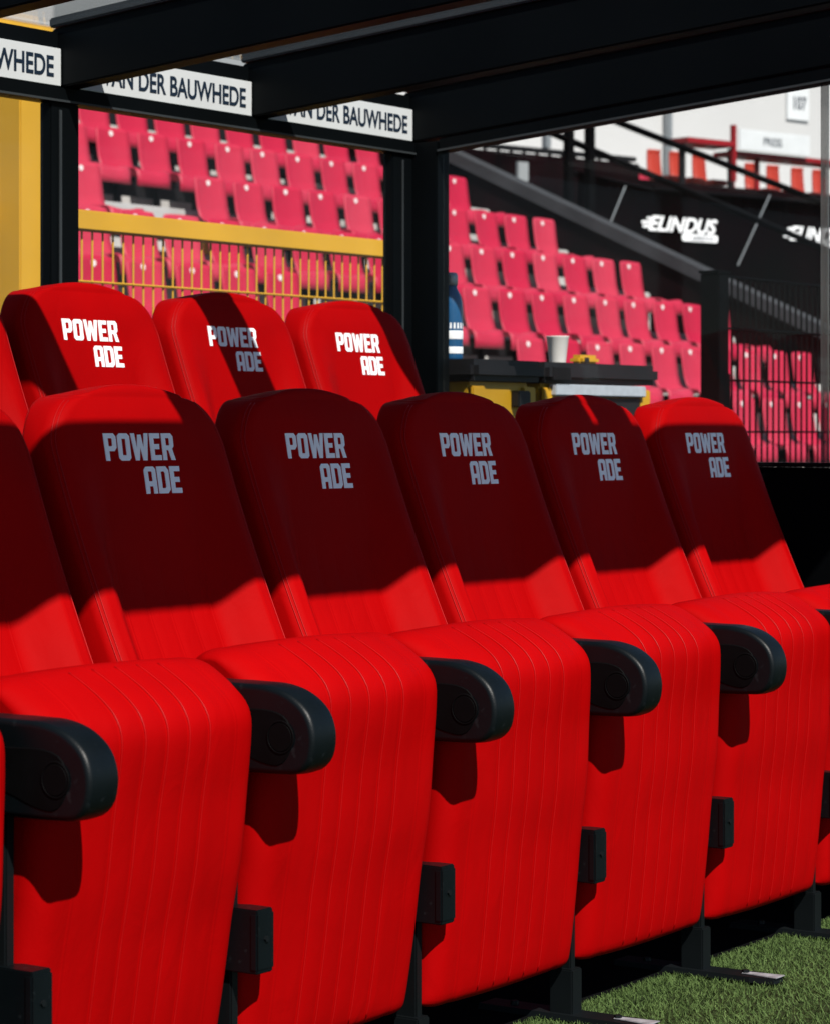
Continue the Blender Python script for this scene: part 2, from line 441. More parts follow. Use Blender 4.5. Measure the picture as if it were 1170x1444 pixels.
def make_cushion(parent):
    pts = [(2.965, .772), (2.945, .802), (2.915, .815), (2.872, .812), (2.825, .789), (2.792, .767), (2.776, .751), (2.7665, .731), (2.764, .700), (2.7645, .635),
           (2.770, .50), (2.784, .38), (2.799, .22), (2.809, .145), (2.818, .124), (2.838, .117), (2.868, .124), (2.885, .16), (2.892, .3), (2.905, .5), (2.935, .68)]
    P = smooth_closed([(y - SEAT_Y, z) for y, z in pts], 150)
    w = .263; re = .046
    seams = [-.109, -.0545, 0, .0545, .109]
    xs = set()
    for i in range(31): xs.add(round((-1 + 2 * i / 30) * (w - re), 4))
    for q in seams + [-.186, .186]:
        for e in (-.006, -.0022, 0, .0022, .006): xs.add(round(q + e, 4))
    st = []
    for a in range(8, 0, -1): st.append((-(w - re) - re * math.sin(R(90) * a / 8), .042 * (1 - math.cos(R(90) * a / 8))))
    st += [(x, 0) for x in sorted(xs) if abs(x) <= w - re + 1e-4]
    for a in range(1, 9): st.append(((w - re) + re * math.sin(R(90) * a / 8), .042 * (1 - math.cos(R(90) * a / 8))))
    def disp(x, y, z):
        o = .011 * (1 - (x / w) ** 2) * math.exp(-((z - .73) / .10) ** 2) * (1 if y < .10 else .3)
        o += .004 * (1 - (x / w) ** 2)
        if y < .075:
            k = smoothstep(.125, .17, z) * (1 - smoothstep(.0, .07, y))
            for q in seams:
                d = abs(x - q)
                o += k * (.0024 * max(0, 1 - d / .0025) - .0014 * max(0, 1 - d / .009))
            # pillowy channels between the seams
            if abs(x) < .135: o += .0012 * k * abs(math.sin(math.pi * x / .0545))
        d = abs(abs(x) - .186)
        o += .0012 * max(0, 1 - d / .003) - .0016 * max(0, 1 - d / .012)
        o += .0007 * math.sin(19 * z + 9 * x) * math.sin(11 * z - 7 * x)
        return o
    V, F = loft_x(P, st, disp, .38)
    cu = fix(obj('seat_cushion', V, F, 'leather', parent, True))
    Nn = normals2(P)
    i0 = min(range(len(P)), key=lambda i: (P[i] - Vector((2.875 - SEAT_Y, .812))).length)
    i1 = min(range(len(P)), key=lambda i: (P[i] - Vector((2.812 - SEAT_Y, .135))).length)
    idx = [i0]
    step = 1 if ((i1 - i0) % len(P)) < ((i0 - i1) % len(P)) else -1
    while idx[-1] != i1: idx.append((idx[-1] + step) % len(P))
    for q in seams:
        path = []
        for i in idx:
            p = P[i] + Nn[i] * (disp(q, P[i].x, P[i].y) + .0003); path.append(Vector((q, p.x, p.y)))
        sweep('welt', path, .0013, 'seam', cu)
    return cu
def make_armrest(parent, x):
    pts = [(3.10, .748), (3.00, .764), (2.90, .7745), (2.781, .7745), (2.733, .7725), (2.690, .7605), (2.656, .736), (2.641, .705), (2.640, .675), (2.649, .649), (2.673, .631),
           (2.712, .6275), (2.760, .6265), (2.82, .627), (2.90, .632), (3.00, .65), (3.09, .69), (3.112, .722)]
    P = smooth_closed([(y - SEAT_Y, z) for y, z in pts], 96)
    w = .035; re = .010; st = []
    for a in range(6, 0, -1): st.append((x - (w - re) - re * math.sin(R(90) * a / 6), re * (1 - math.cos(R(90) * a / 6))))
    for i in range(7): st.append((x + (w - re) * (-1 + 2 * i / 6), -.0012 * (1 - (-1 + 2 * i / 6) ** 2)))
    for a in range(1, 7): st.append((x + (w - re) + re * math.sin(R(90) * a / 6), re * (1 - math.cos(R(90) * a / 6))))
    V, F = loft_x(P, st)
    o = fix(obj('armrest', V, F, 'plastic', parent, True))
    # side cover plate and round pivot cap on both faces
    cov = [(2.684, .675), (2.690, .716), (2.725, .733), (2.80, .733), (2.90, .730), (2.90, .690), (2.80, .662), (2.745, .645), (2.706, .644)]
    CP = smooth_closed([(y - SEAT_Y, z) for y, z in cov], 48)
    for s in (-1, 1):
        xa = x + s * .033; xb = x + s * .0365
        Vc, Fc = loft_x(CP, [(xa, 0), (xb - s * .0012, 0), (xb, .0015)])
        fix(obj('side_cover', Vc, Fc, 'cap', o))
        bm = bmesh.new()
        cy, cz = 2.706 - SEAT_Y, .690
        n = 28; rings = []
        for r_, dx in ((.0285, .036), (.0285, .0372), (.0275, .0380), (.0255, .0380), (.0248, .0366), (.0240, .0366), (.0232, .0380), (.0, .0380)):
            if r_ == 0: continue
            rings.append([bm.verts.new((x + s * dx, cy + r_ * math.cos(2 * math.pi * i / n), cz + r_ * math.sin(2 * math.pi * i / n))) for i in range(n)])
        for a, b in zip(rings, rings[1:]):
            for i in range(n): bm.faces.new((a[i], a[(i + 1) % n], b[(i + 1) % n], b[i]))
        bm.faces.new(rings[-1])
        obj_bm('pivot_cap', bm, 'cap', o)
    return o
def make_leg(parent, x):
    bm = bmesh.new()
    bm_box(bm, x - .0105, x + .0105, .03, .085, .10, .655, .003)
    bm_box(bm, x - .020, x + .020, .02, .075, .014, .108, .003)
    l = obj_bm('leg', bm, 'blackpaint', parent)
    # T-shaped foot lying on the turf
    bm = bmesh.new()
    v = [(-.032, .24), (.032, .24), (.032, -.10), (.022, -.155), (-.022, -.155), (-.032, -.10)]
    A = [bm.verts.new((x + a, b, .006)) for a, b in v]; B = [bm.verts.new((x + a * .94, b * .985, .018)) for a, b in v]
    bm.faces.new(A[::-1]); bm.faces.new(B)
    for i in range(6): bm.faces.new((A[i], A[(i + 1) % 6], B[(i + 1) % 6], B[i]))
    obj_bm('foot_plate', bm, 'blackpaint', l)
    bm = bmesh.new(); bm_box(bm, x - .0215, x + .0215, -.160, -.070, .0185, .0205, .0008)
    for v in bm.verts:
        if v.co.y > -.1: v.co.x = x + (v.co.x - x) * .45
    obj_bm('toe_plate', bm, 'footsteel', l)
    for yy in (-.075, .17):
        bm = bmesh.new(); bm_tube(bm, (x, yy, .017), (x, yy, .026), .009, .008, 6); obj_bm('bolt', bm, 'blackpaint', l)
    bm = bmesh.new(); bm_box(bm, x - .022, x + .022, -.034, .06, .287, .395, .002)
    bm_box(bm, x - .024, x + .024, -.036, -.020, .292, .390, .003)
    st_ = obj_bm('seat_stop', bm, 'plastic', parent)
    bm = bmesh.new(); bm_tube(bm, (x, -.0395, .345), (x, -.0355, .345), .0055, None, 6); obj_bm('screw', bm, 'blackpaint', st_)
    # bracket carrying the backrest
    bm = bmesh.new(); bm_box(bm, x - .014, x + .014, .06, .36, .60, .66, .004)
    bm_box(bm, x - .014, x + .014, .31, .36, .40, .72, .004)
    obj_bm('back_bracket', bm, 'blackpaint', parent)
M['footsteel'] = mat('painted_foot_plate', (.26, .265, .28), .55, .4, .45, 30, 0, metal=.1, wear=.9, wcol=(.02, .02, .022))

def make_seat():
    t = empty('dugout_chair')
    make_backrest(t); make_cushion(t); make_armrest(t, -.275); make_leg(t, -.275)
    return t
ordinal = ['next to the side window', 'second from the side window', 'third from the side window', 'fourth from the side window', 'fifth from the side window', 'sixth from the side window', 'seventh from the side window']
proto = make_seat()
b = lambda n: 3.03 + .55 * n
first = True
seats_front = {}
for n in range(-1, 6):
    s = proto if first else copy_tree(proto)
    first = False
    s.location = (b(n) + .275 - (.045 if n < 0 else 0), SEAT_Y, -.012 if n == 0 else 0)
    tag(s, 'red padded dugout seat, front row, ' + ordinal[5 - n], 'dugout seat', 'front row dugout seats')
    seats_front[n] = s
    lean = {0: 3.6, 1: 3.0}.get(n, 0) + random.uniform(-.5, .5)
    for ch_ in s.children:
        if ch_.name.startswith('seat_cushion'):
            pv = Vector((-.03, .70)); a_ = R(lean)
            ch_.rotation_euler = (a_, 0, 0)
            ch_.location = (0, pv.x - (pv.x * math.cos(a_) - pv.y * math.sin(a_)), pv.y - (pv.x * math.sin(a_) + pv.y * math.cos(a_)))
seats_rear = {}
for k in range(4):
    s = copy_tree(proto); s.location = (4.085 + .55 * k + .275, SEAT_Y + 1.05, .272)
    tag(s, 'red padded dugout seat, raised rear row, ' + ['fourth from the corner post', 'third from the corner post', 'second from the corner post', 'beside the black corner post'][k], 'dugout seat', 'rear row dugout seats')
    seats_rear[k] = s
for s in (seats_front[5], seats_rear[3]):           # the end seat also closes with an armrest
    make_armrest(s, .275); make_leg(s, .275)

# ------------------------------------------------------------------ dugout shelter
RAFT = [5.052 + .774 * k for k in range(-5, 3)]
W_Y = 4.55
SL = .09
def zb(y): return 2.058 + SL * (W_Y - y)              # underside of the rafters, rising to the front
sh = empty('dugout_shelter', (0, 0, 0)); tag(sh, 'black framed dugout shelter with glass roof and glass rear and side walls', 'shelter')
def sloped(name, x0, x1, y0, y1, d0, d1, m, bevel=.004, parent=None):
    bm = bmesh.new(); bm_box(bm, x0, x1, y0, y1, d0, d1, bevel)
    for v in bm.verts: v.co.z += zb(v.co.y)
    return obj_bm(name, bm, m, parent or sh)
F_Y = 1.985
for i, x in enumerate(RAFT):
    sloped('rafter', x, x + .066, F_Y + .07, W_Y + .03, 0, .150, 'frame')
    sloped('glazing_bar', x + .008, x + .058, F_Y + .07, W_Y + .03, .1515, .190, 'railgrey')if False else None
M['railgrey'] = mat('grey_glazing_bar', (.030, .035, .038), .45, .4, .15, 5)
for i, x in enumerate(RAFT):
    sloped('glazing_bar', x - .012, x + .078, F_Y + .075, W_Y + .028, .152, .176, 'railgrey')
sloped('front_fascia', RAFT[0] - .02, RAFT[-1] + .09, F_Y, F_Y + .068, 0, .17, 'frame')
for i in range(len(RAFT) - 1):
    x0 = RAFT[i] + .069; x1 = RAFT[i + 1] - .003
    rear = 2.50 if i in (3, 4) else 2.262
    sloped('roof_shade_panel', x0, x1, F_Y + .071, 2.262, .10, .140, 'darkpanel')
    if rear > 2.3: sloped('roof_shade_panel', x0, x1 - (.085 if i == 4 else 0), 2.264, rear, .10, .140, 'darkpanel')  # unseen extension added over some bays, cut to shape the seat-back shadows
    sloped('roof_pane', RAFT[i] + .080, RAFT[i + 1] - .014, F_Y + .08, W_Y + .03, .158, .166, 'roofglass', 0)
# rear wall
for i in range(len(RAFT) - 1):
    x0 = RAFT[i] + .069; x1 = RAFT[i + 1] - .003
    box('sign_board', x0, x1, W_Y + .004, W_Y + .03, 2.0585, 2.195, 'frame', sh, .002)
box('header_beam', RAFT[0], RAFT[-1] + .066, W_Y - .012, W_Y + .045, 2.019, 2.0565, 'frame', sh)
box('header_lip', RAFT[0], RAFT[-1] + .066, W_Y - .016, W_Y - .0125, 2.0195, 2.025, 'railgrey', sh, 0)
pairs = [(0, 1), (1, 3), (3, 5), (5, 7)]
for i in (1, 3, 5):
    x = RAFT[i]
    box('post', x - .041, x + .066, W_Y - .005, W_Y + .032, .274, 2.0185, 'frame', sh)
    box('post_trim', x - .012, x - .003, W_Y - .010, W_Y - .0055, 1.40, 2.0, 'railgrey', sh, .001)
box('post', RAFT[7] - .104, RAFT[7] - .003, W_Y - .005, W_Y + .032, .274, 2.0185, 'frame', sh)
box('post_trim', RAFT[7] - .060, RAFT[7] - .053, W_Y - .010, W_Y - .0055, 1.40, 2.0, 'railgrey', sh, .001)
for a, c in ((1, 3), (3, 5), (5, 7)):
    x0 = RAFT[a] + .067; x1 = RAFT[c] - (.042 if c < 7 else .105)
    box('window_pane', x0, x1, W_Y + .02, W_Y + .028, 1.452, 2.018, 'glass', sh, 0)
    box('lower_panel', x0, x1, W_Y + .01, W_Y + .04, .274, 1.45, 'darkpanel', sh, .002)
# side wall (far end)
SX = RAFT[7]
box('post', SX, SX + .066, 4.459, W_Y + .06, .0, 2.056, 'frame', sh)
sloped('side_header', SX + .003, SX + .062, 2.62, 4.457, -.042, -.002, 'frame')
sloped('side_lip', SX - .004, SX + .002, 2.62, 4.457, -.042, -.036, 'railgrey', 0)
box('lower_panel', SX + .012, SX + .05, 2.62, 4.457, .0, 1.098, 'darkpanel', sh)
box('sill', SX + .002, SX + .06, 2.62, 4.457, 1.1, 1.112, 'frame', sh)
for y0, y1 in ((2.62, 3.204), (3.226, 4.457)):
    bm = bmesh.new(); bm_box(bm, SX + .028, SX + .036, y0, y1, 1.113, 2.0)
    for v in bm.verts:
        if v.co.z > 1.5: v.co.z = zb(v.co.y) - .043
    obj_bm('window_pane', bm, 'glass', sh)
bm = bmesh.new(); bm_box(bm, SX + .027, SX + .037, 3.2045, 3.2255, 1.113, 2.0)
for v in bm.verts:
    if v.co.z > 1.5: v.co.z = zb(v.co.y) - .043
obj_bm('joint_strip', bm, 'joint', sh)
box('post', SX, SX + .066, 2.55, 2.618, 0, 2.0, 'frame', sh)

# sponsor signs above the rear windows
for i, where in ((3, 'second bay from the yellow column'), (4, 'just above the yellow column'), (5, 'between the two middle rafters'), (6, 'beside the corner post')):
    x0 = RAFT[i] + .070; x1 = RAFT[i + 1] - .0035
    t = empty('sponsor_sign', (x0, W_Y, 2.058))
    tag(t, 'white sponsor sign with navy letters above the rear window, ' + where, 'sign', 'sponsor signs on the rear header')
    box('plate', 0, x1 - x0, -.006, .003, .0015, .0955, 'sign', t, .001)
    Vv, Ff = text_mesh('VAN DER BAUWHEDE', .072, .001, .0014, 0, 1.0)
    xs = [v.x for v in Vv]; wd = max(xs) - min(xs)
    k = .592 / wd
    obj('lettering', [(x1 - x0 - .027 + v.x * k, -.0068 + (-.0006 if v.z > 0 else .0006), .0235 + v.y) for v in Vv], Ff, 'navy', t)

# ------------------------------------------------------------------ things beside the dugout: chests, bottle, cup
tr = empty('equipment_trolley', (7.25, 4.62, 0)); tag(tr, 'black equipment trolley under the yellow and black chests outside the side window', 'trolley')
box('deck', -.60, .62, -.27, .25, 1.03, 1.07, 'boxblack', tr, .006)
box('shelf', -.58, .60, -.25, .23, .22, .25, 'boxblack', tr, .006)
for sx in (-.57, .57):
    for sy in (-.24, .22):
        box('post', sx - .02, sx + .02, sy - .02, sy + .02, .10, 1.029, 'boxblack', tr, .003)
        o = lathe('wheel', [(.02, -.018), (.05, -.018), (.055, -.01), (.055, .01), (.05, .018), (.02, .018)], 'boxblack', tr, 16)
        o.rotation_euler = (R(90), 0, 0); o.location = (sx, sy, .055)
def chest(x0, x1, label, strip):
    t = empty('tool_chest', ((x0 + x1) / 2, 4.42, 1.071)); tag(t, label, 'tool chest', 'yellow and black tool chests')
    w = (x1 - x0) / 2
    bm = bmesh.new(); bm_box(bm, -w + .02, w - .02, 0, .38, 0, .2755, .012)
    for v in bm.verts:
        f = 1 - .06 * (1 - v.co.z / .265); v.co.x *= f
    obj_bm('body', bm, 'chestyellow', t)
    box('lid', -w - .008, w + .008, -.036, .412, .2775, .342, 'boxblack', t, .018)
    for s in (-1, 1):
        box('corner_brace', s * (w - .05) - .035, s * (w - .05) + .035, -.012, .0, .02, .262, 'chestyellow', t, .004)
    if strip:
        box('front_strip', -w + .06, w - .075, -.030, -.001, .238, .2735, 'alu', t, .003)
        box('drawer_recess', -w + .07, w - .085, -.012, -.0005, .12, .234, 'boxblack', t, .002)
        for k in range(9): box('lid_rib', -w + .03 + k * .012, -w + .036 + k * .012, -.041, -.03, .285, .325, 'boxblack', t, .001)
    else:
        box('latch_plate', -.15, -.11, -.010, -.0005, .10, .24, 'boxblack', t, .003)
        bm = bmesh.new(); bm_box(bm, .05, .12, -.03, -.001, .20, .25, .004); obj_bm('latch', bm, 'boxblack', t)
    for s in (-1, 1):
        box('hinge', s * w * .5 - .04, s * w * .5 + .04, .405, .42, .23, .30, 'boxblack', t, .002)
    return t
chest(6.70, 7.085, 'yellow chest with black lid standing under the blue bottle', False)
ch = chest(7.10, 7.80, 'yellow chest with black lid, pale metal strip and yellow carry handle', True)
bm = bmesh.new()
bm_box(bm, .11, .235, .12, .17, .343, .377, .012)
hnd = obj_bm('carry_handle', bm, 'chestyellow', ch)
box('finger_hole', .130, .158, .1185, .1195, .350, .368, 'boxblack', hnd, 0)

bt = empty('water_bottle', (6.825, 4.56, 1.413)); tag(bt, 'blue steel water bottle with silver cap and pale stripes on the black chest lid', 'bottle')
lathe('body', [(.030, 0), (.035, .003), (.0365, .01), (.0365, .15), (.035, .175), (.030, .198), (.022, .214), (.0185, .222), (.0185, .228)], 'blue', bt)
lathe('cap', [(.0195, .228), (.021, .231), (.021, .258), (.018, .266), (.010, .268)], 'steelcap' if False else 'steel', bt)
for z0, z1 in ((.020, .041), (.064, .090)):
    lathe('stripe', [(.0369, z0), (.0371, z0 + .001), (.0371, z1 - .001), (.0369, z1)], 'print', bt)
Vv, Ff = text_mesh('GOURDE', .016, .0004, .0003, 0, 1.0, 'CENTER') if False else ([], [])
for k in range(7):
    a0 = R(-58 - 18 * k); da = R(5)
    vv = []
    for (a, z) in ((a0 - da, .096), (a0 + da, .096), (a0 + da * .8, .114), (a0 - da * .8, .114)):
        vv.append((.0372 * math.cos(a), .0372 * math.sin(a), z))
    obj('letter', vv, [(0, 1, 2, 3)], 'print', bt)
cp = empty('paper_cup', (7.42, 4.545, 1.413)); tag(cp, 'white paper cup standing on the black chest lid', 'cup')
lathe('cup_wall', [(.026, 0), (.0265, .002), (.036, .086), (.0375, .088), (.0375, .091), (.0355, .091), (.035, .087), (.026, .006), (.005, .006)], 'cup', cp)

# ------------------------------------------------------------------ yellow fence and column behind the dugout
FY = 5.70
yf = empty('yellow_fence', (5.2, FY, 0)); tag(yf, 'yellow steel mesh fence with a broad top rail behind the rear window', 'fence')
box('top_rail', 0, 3.15, -.03, .03, 1.833, 1.896, 'yellow', yf, .004)
mb = bmesh.new(); bm_tube(mb, (0, 0, .06), (0, 0, 1.832), .0034, None, 6)
pro = None
for k in range(63):
    if pro is None:
        pro = obj_bm('bar', mb, 'yellow', yf); pro.location = (.03, 0, 0)
    else:
        o = pro.copy(); link(o, yf); o.location = (.03 + .05 * k, 0, 0)
for z in (1.672, 1.47, 1.27, 1.07, .87, .67, .47, .27, .10):
    for dy in (-.0075, .0075):
        tube('cross_wire', (0, dy, z), (3.15, dy, z), .0036, 'yellow', yf, None, 6)
for x in (0.0, 3.15):
    box('fence_post', x - .025, x + .025, -.028, .028, 0, 1.832, 'yellow', yf, .004)
yc = empty('yellow_column', (5.985, 5.55, 0)); tag(yc, 'tall yellow steel column with a bolt behind the rear window', 'column')
box('shaft', 0, .124, 0, .09, 0, 2.28, 'yellow', yc, .004)
box('flange', .1255, .140, -.006, .10, 0, 2.28, 'yellow', yc, .002)
box('base_plate', -.05, .19, -.05, .15, 0, .015, 'yellow', yc, .003)
bm = bmesh.new(); bm_tube(bm, (.104, -.008, 1.905), (.104, .001, 1.905), .008, None, 6); obj_bm('bolt', bm, 'bracket', yc)

# black mesh fence beside the dugout
bf = empty('black_fence', (9.15, 4.90, 0)); tag(bf, 'black wire mesh fence with a square post outside the side window', 'fence')
box('fence_post', -.042, .042, -.04, .04, 0, 1.80, 'blackwire', bf, .004)
box('post_cap', -.05, .05, -.045, .045, 1.801, 1.812, 'blackwire', bf, .003)
box('lock_case', .046, .075, -.03, .03, 1.28, 1.42, 'blackwire', bf, .003)
mb = bmesh.new(); bm_tube(mb, (0, 0, .05), (0, 0, 1.80), .0042, None, 6)
pro = obj_bm('bar', mb, 'blackwire', bf); pro.location = (.09, 0, 0)
for k in range(1, 62):
    o = pro.copy(); link(o, bf); o.location = (.09 + .05 * k, 0, 0)
for z in (1.795, 1.595, 1.395, 1.195, .995, .795, .595, .395, .195):
    for dy in (-.007, .007):
        tube('cross_wire', (.05, dy, z), (3.2, dy, z), .0046, 'blackwire', bf, None, 6)
box('fence_post', 3.17, 3.23, -.03, .03, 0, 1.83, 'blackwire', bf, .004)

# ------------------------------------------------------------------ grandstand
ST_END = 21.08
gs = empty('grandstand', (0, 0, 0)); tag(gs, 'concrete terrace of the grandstand carrying the red plastic seats', 'grandstand')
def row_y(j): return 11.1 + .87 * j
def row_z(j): return 2.245 + .42 * j                 # height of the number discs
for j in range(-2, 6):
    y1 = row_y(j) + .17; y0 = y1 - .865; zt = row_z(j) - .62
    box('terrace_step', 5.0, ST_END + .37, y0, y1, -.05, zt, 'concrete', gs, .012)
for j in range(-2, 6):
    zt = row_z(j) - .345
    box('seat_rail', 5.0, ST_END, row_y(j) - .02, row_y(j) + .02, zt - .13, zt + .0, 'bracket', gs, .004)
box('front_wall', 5.0, ST_END + 8, 8.42, 8.60, -.05, .92, 'blackwall', gs, .01)
box('rear_wall', 5.0, ST_END + .12, 16.40, 16.7, -.05, 8.5, 'cladding', gs, .01)
box('rear_wall_band', 5.0, 18.03, 16.30, 16.395, 4.55, 4.81, 'yellow', gs, .01)
box('rear_wall_panel', 5.0, 18.03, 16.31, 16.395, 4.812, 5.15, 'whitewall', gs, .01)
box('terrace_top', 5.0, ST_END + .12, row_y(5) + .172, 16.398, -.05, row_z(5) - .21, 'concrete', gs, .01)
# sloping parapet closing the stand
pp = []
def par_z(y): return 2.667 + .452 * (y - 11.665)
def slab(name, x0, x1, ya, yb_, top0, bot0, m):
    v = []
    for x in (x0, x1):
        for y in (ya, yb_):
            v += [(x, y, par_z(y) + bot0), (x, y, par_z(y) + top0)]
    f = [(0, 1, 3, 2), (4, 6, 7, 5), (0, 4, 5, 1), (2, 3, 7, 6), (1, 5, 7, 3), (0, 2, 6, 4)]
    o = obj(name, v, f, m, gs); return fix(o)
slab('parapet_wall', 21.46, 21.64, 8.62, 15.6, -.10, -2.2, 'blackwall')
slab('parapet_coping', 21.42, 21.68, 8.60, 15.65, .02, -.098, 'concrete_dark')

def make_stadium_seat():
    t = empty('stadium_seat')
    # side profile of a moulded shell: back, curve, pan, front lip
    prof = [(.020, .395), (.016, .36), (.006, .26), (-.008, .16), (-.030, .085), (-.075, .045), (-.15, .032), (-.25, .040), (-.33, .050), (-.385, .045), (-.410, .015), (-.418, -.03), (-.420, -.075)]
    nx = 9; V = []; F = []
    for k, (y, z) in enumerate(prof):
        w = .186
        if k == 0: w = .164
        if k == 1: w = .182
        for i in range(nx):
            s = -1 + 2 * i / (nx - 1)
            if k <= 4: yy = y + .030 * (1 - s * s) * (1 - k * .12); zz = z - (.010 * s * s if k == 0 else 0)
            elif k <= 8: yy = y; zz = z - .022 * (1 - s * s)
            else: yy = y - .018 * (1 - s * s); zz = z - .022 * (1 - s * s) - (.02 * s * s if k == len(prof) - 1 else 0)
            V.append((s * w, yy, zz))
    m_ = len(V)
    bm = bmesh.new(); vs = [bm.verts.new(v) for v in V]
    for k in range(len(prof) - 1):
        for i in range(nx - 1):
            a = k * nx + i; bm.faces.new((vs[a], vs[a + 1], vs[a + nx + 1], vs[a + nx]))
    bmesh.ops.recalc_face_normals(bm, faces=bm.faces)
    bmesh.ops.solidify(bm, geom=list(bm.faces), thickness=.010)
    obj_bm('shell', bm, 'seatred', t, True)
    bm = bmesh.new(); bm_tube(bm, (0, .040, .345), (0, .033, .345), .021, None, 14); obj_bm('number_disc', bm, 'dot', t)
    bm = bmesh.new(); bm_box(bm, -.03, .03, -.20, .13, -.06, .0, .004); bm_box(bm, -.02, .02, -.05, .0, -.272, -.05, .004)
    obj_bm('bracket', bm, 'bracket', t)
    return t
sproto = make_stadium_seat(); used = False
def cell_missing(j, x):
    if j == 2 and 14.95 < x < 15.95: return True
    if j == -1 and 15.2 < x < 16.2: return True
    if j == 0 and 15.0 < x < 15.6: return True
    return False
starts = {4: 15.2, 3: 14.2, 2: 13.3, 1: 12.4, 0: 11.5, -1: 10.6, -2: 9.7}
rowname = {4: 'fifth row above the front terrace', 3: 'fourth row above the front terrace'}
for j in range(-2, 5):
    x = ST_END - .27 + {3: -.17, 2: -.05, 1: .0, 0: .02, -1: -.12, -2: .05, 4: .1}[j]; k_ = 0
    while x > starts[j]:
        if not cell_missing(j, x):
            o = sproto if not used else copy_tree(sproto); used = True
            o.location = (x, row_y(j) + random.uniform(-.006, .006), row_z(j) - .345)
            o.rotation_euler = (random.gauss(0, .008), 0, random.gauss(0, .02))
            nm = ['lowest', 'second lowest', 'third lowest', 'fourth lowest', 'fifth lowest', 'second highest', 'highest'][j + 2]
            if k_ == 0: tag(o, 'faded red plastic end seat beside the sloping parapet, %s grandstand row' % nm, 'stadium seat', 'end seats of the grandstand rows')
            else: tag(o, 'faded red plastic seat within the %s row of the grandstand' % nm, 'stadium seat', '%s grandstand row' % nm)
        x -= .48; k_ += 1
# a yellow step edge left bare by the missing seats
box('step_nosing', 15.0, 15.32, row_y(2) - .70, row_y(2) - .62, row_z(2) - .618, row_z(2) - .50, 'yellow', gs, .004)

# ------------------------------------------------------------------ stadium corner beyond the stand
CO = (26.13, 14.95, 0); CR = R(-14.5)
def corner(name, label, cat, group=None):
    t = empty(name, CO, CR); tag(t, label, cat, group); return t
pb = corner('press_building', 'white walled building behind the press seats', 'building')
box('wall', -5.0, 16.0, 5.0, 5.4, 0, 12.0, 'whitewall', pb, .02)
box('wall_return', -5.0, -4.6, 5.401, 14.0, 0, 12.0, 'whitewall', pb, .02)
box('downpipe', 5.60, 5.70, 4.88, 4.99, 3.5, 8.0, 'greysteel', pb, .02)
for a in (-2.0, 1.6, 9.4, 12.6): box('wall_joint', a, a + .02, 4.994, 4.9995, 0, 12, 'greysteel', pb, 0)
tb = corner('press_terrace', 'dark raised terrace carrying the orange press seats', 'terrace')
box('deck', -4.0, 9.0, 1.30, 4.95, -.05, 4.19, 'blackwall', tb, .02)
box('step', 1.2, 9.0, 2.7, 4.94, 4.192, 4.36, 'concrete', tb, .02)
# black cloth hoarding with the arena logo
hd = corner('cloth_hoarding', 'black cloth hoarding with white arena logos below the press seats', 'hoarding')
nx, nz = 120, 10; V = []; F = []
def cloth_y(a, z): return .012 * math.sin(a * 5.2) * math.sin(a * 1.7 + 1) * (.4 + .6 * (3.9 - z) / 3) + .002 * math.sin(a * 13)
for k in range(nz + 1):
    for i in range(nx + 1):
        a = -.95 + 8.0 * i / nx; z = .4 + 3.5 * k / nz + (.14 * max(0, 1 - (a + .95) / 1.2) if k == nz else 0)
        V.append((a, cloth_y(a, z), z))
for k in range(nz):
    for i in range(nx):
        q = k * (nx + 1) + i; F.append((q, q + 1, q + nx + 2, q + nx + 1))
bm = bmesh.new(); vs = [bm.verts.new(v) for v in V]
for f in F: bm.faces.new([vs[i] for i in f])
bmesh.ops.solidify(bm, geom=list(bm.faces), thickness=.02)
obj_bm('cloth', bm, 'tarp', hd, True)
tube('top_rail', (-.95, .06, 4.02), (.3, .06, 3.90), .03, 'greysteel2' if False else 'blackwire', hd)
tube('top_rail', (.3, .06, 3.92), (7.0, .06, 3.92), .03, 'blackwire', hd)
def logo(a0):
    Vv, Ff = text_mesh('ELINDUS', .235, .004, .005, .35, 1.0, 'LEFT')
    wd = max(v.x for v in Vv); k = 1.13 / wd
    obj('lettering', [(a0 + .12 + v.x * k, cloth_y(a0 + .12 + v.x * k, 3.5) - .034 + (-.004 if v.z > 0 else 0), 3.452 + v.y) for v in Vv], Ff, 'print', hd)
    for i in range(3):
        z = 3.478 + i * .045; l = (.13, .17, .10)[i]
        v = [(a0 + .16 + i * .02 - l, z), (a0 + .17 + i * .02, z), (a0 + .18 + i * .02, z + .028), (a0 + .17 + i * .02 - l, z + .028)]
        obj('speed_bar', [(p, cloth_y(p, 3.5) - .035, q) for p, q in v], [(0, 1, 2, 3)], 'print', hd)
    pill = []
    for (cx_, cz_, s0) in ((1.22, 3.385, -90), (1.22, 3.410, 0), (.70, 3.410, 90), (.70, 3.385, 180)):
        for q in range(5):
            t = R(s0 + 22.5 * q); pill.append((cx_ + .035 * math.cos(t), cz_ + .03 * math.sin(t)))
    Vp, Fp = curve_mesh([pill], .004)
    obj('logo_pill', [(a0 + v.x, cloth_y(a0 + v.x, 3.4) - .034 + (-.003 if v.z > 0 else 0), v.y) for v in Vp], Fp, 'print', hd)
    Vv, Ff = text_mesh('ARENA', .075, .002, .001, .3, 1.15, 'LEFT')
    wd = max(v.x for v in Vv); k = .36 / wd
    obj('lettering', [(a0 + .82 + v.x * k, cloth_y(a0 + .82 + v.x * k, 3.4) - .040 + (-.001 if v.z > 0 else 0), 3.372 + v.y) for v in Vv], Ff, 'navy', hd)
logo(.0); logo(2.36)
for p, q in (((-.37, -.16, 3.9), (-.65, -.16, 3.40)), ((2.01, -.16, 3.94), (1.46, -.16, 3.10))):
    tube('brace', p, q, .008, 'greysteel', hd, None, 8)
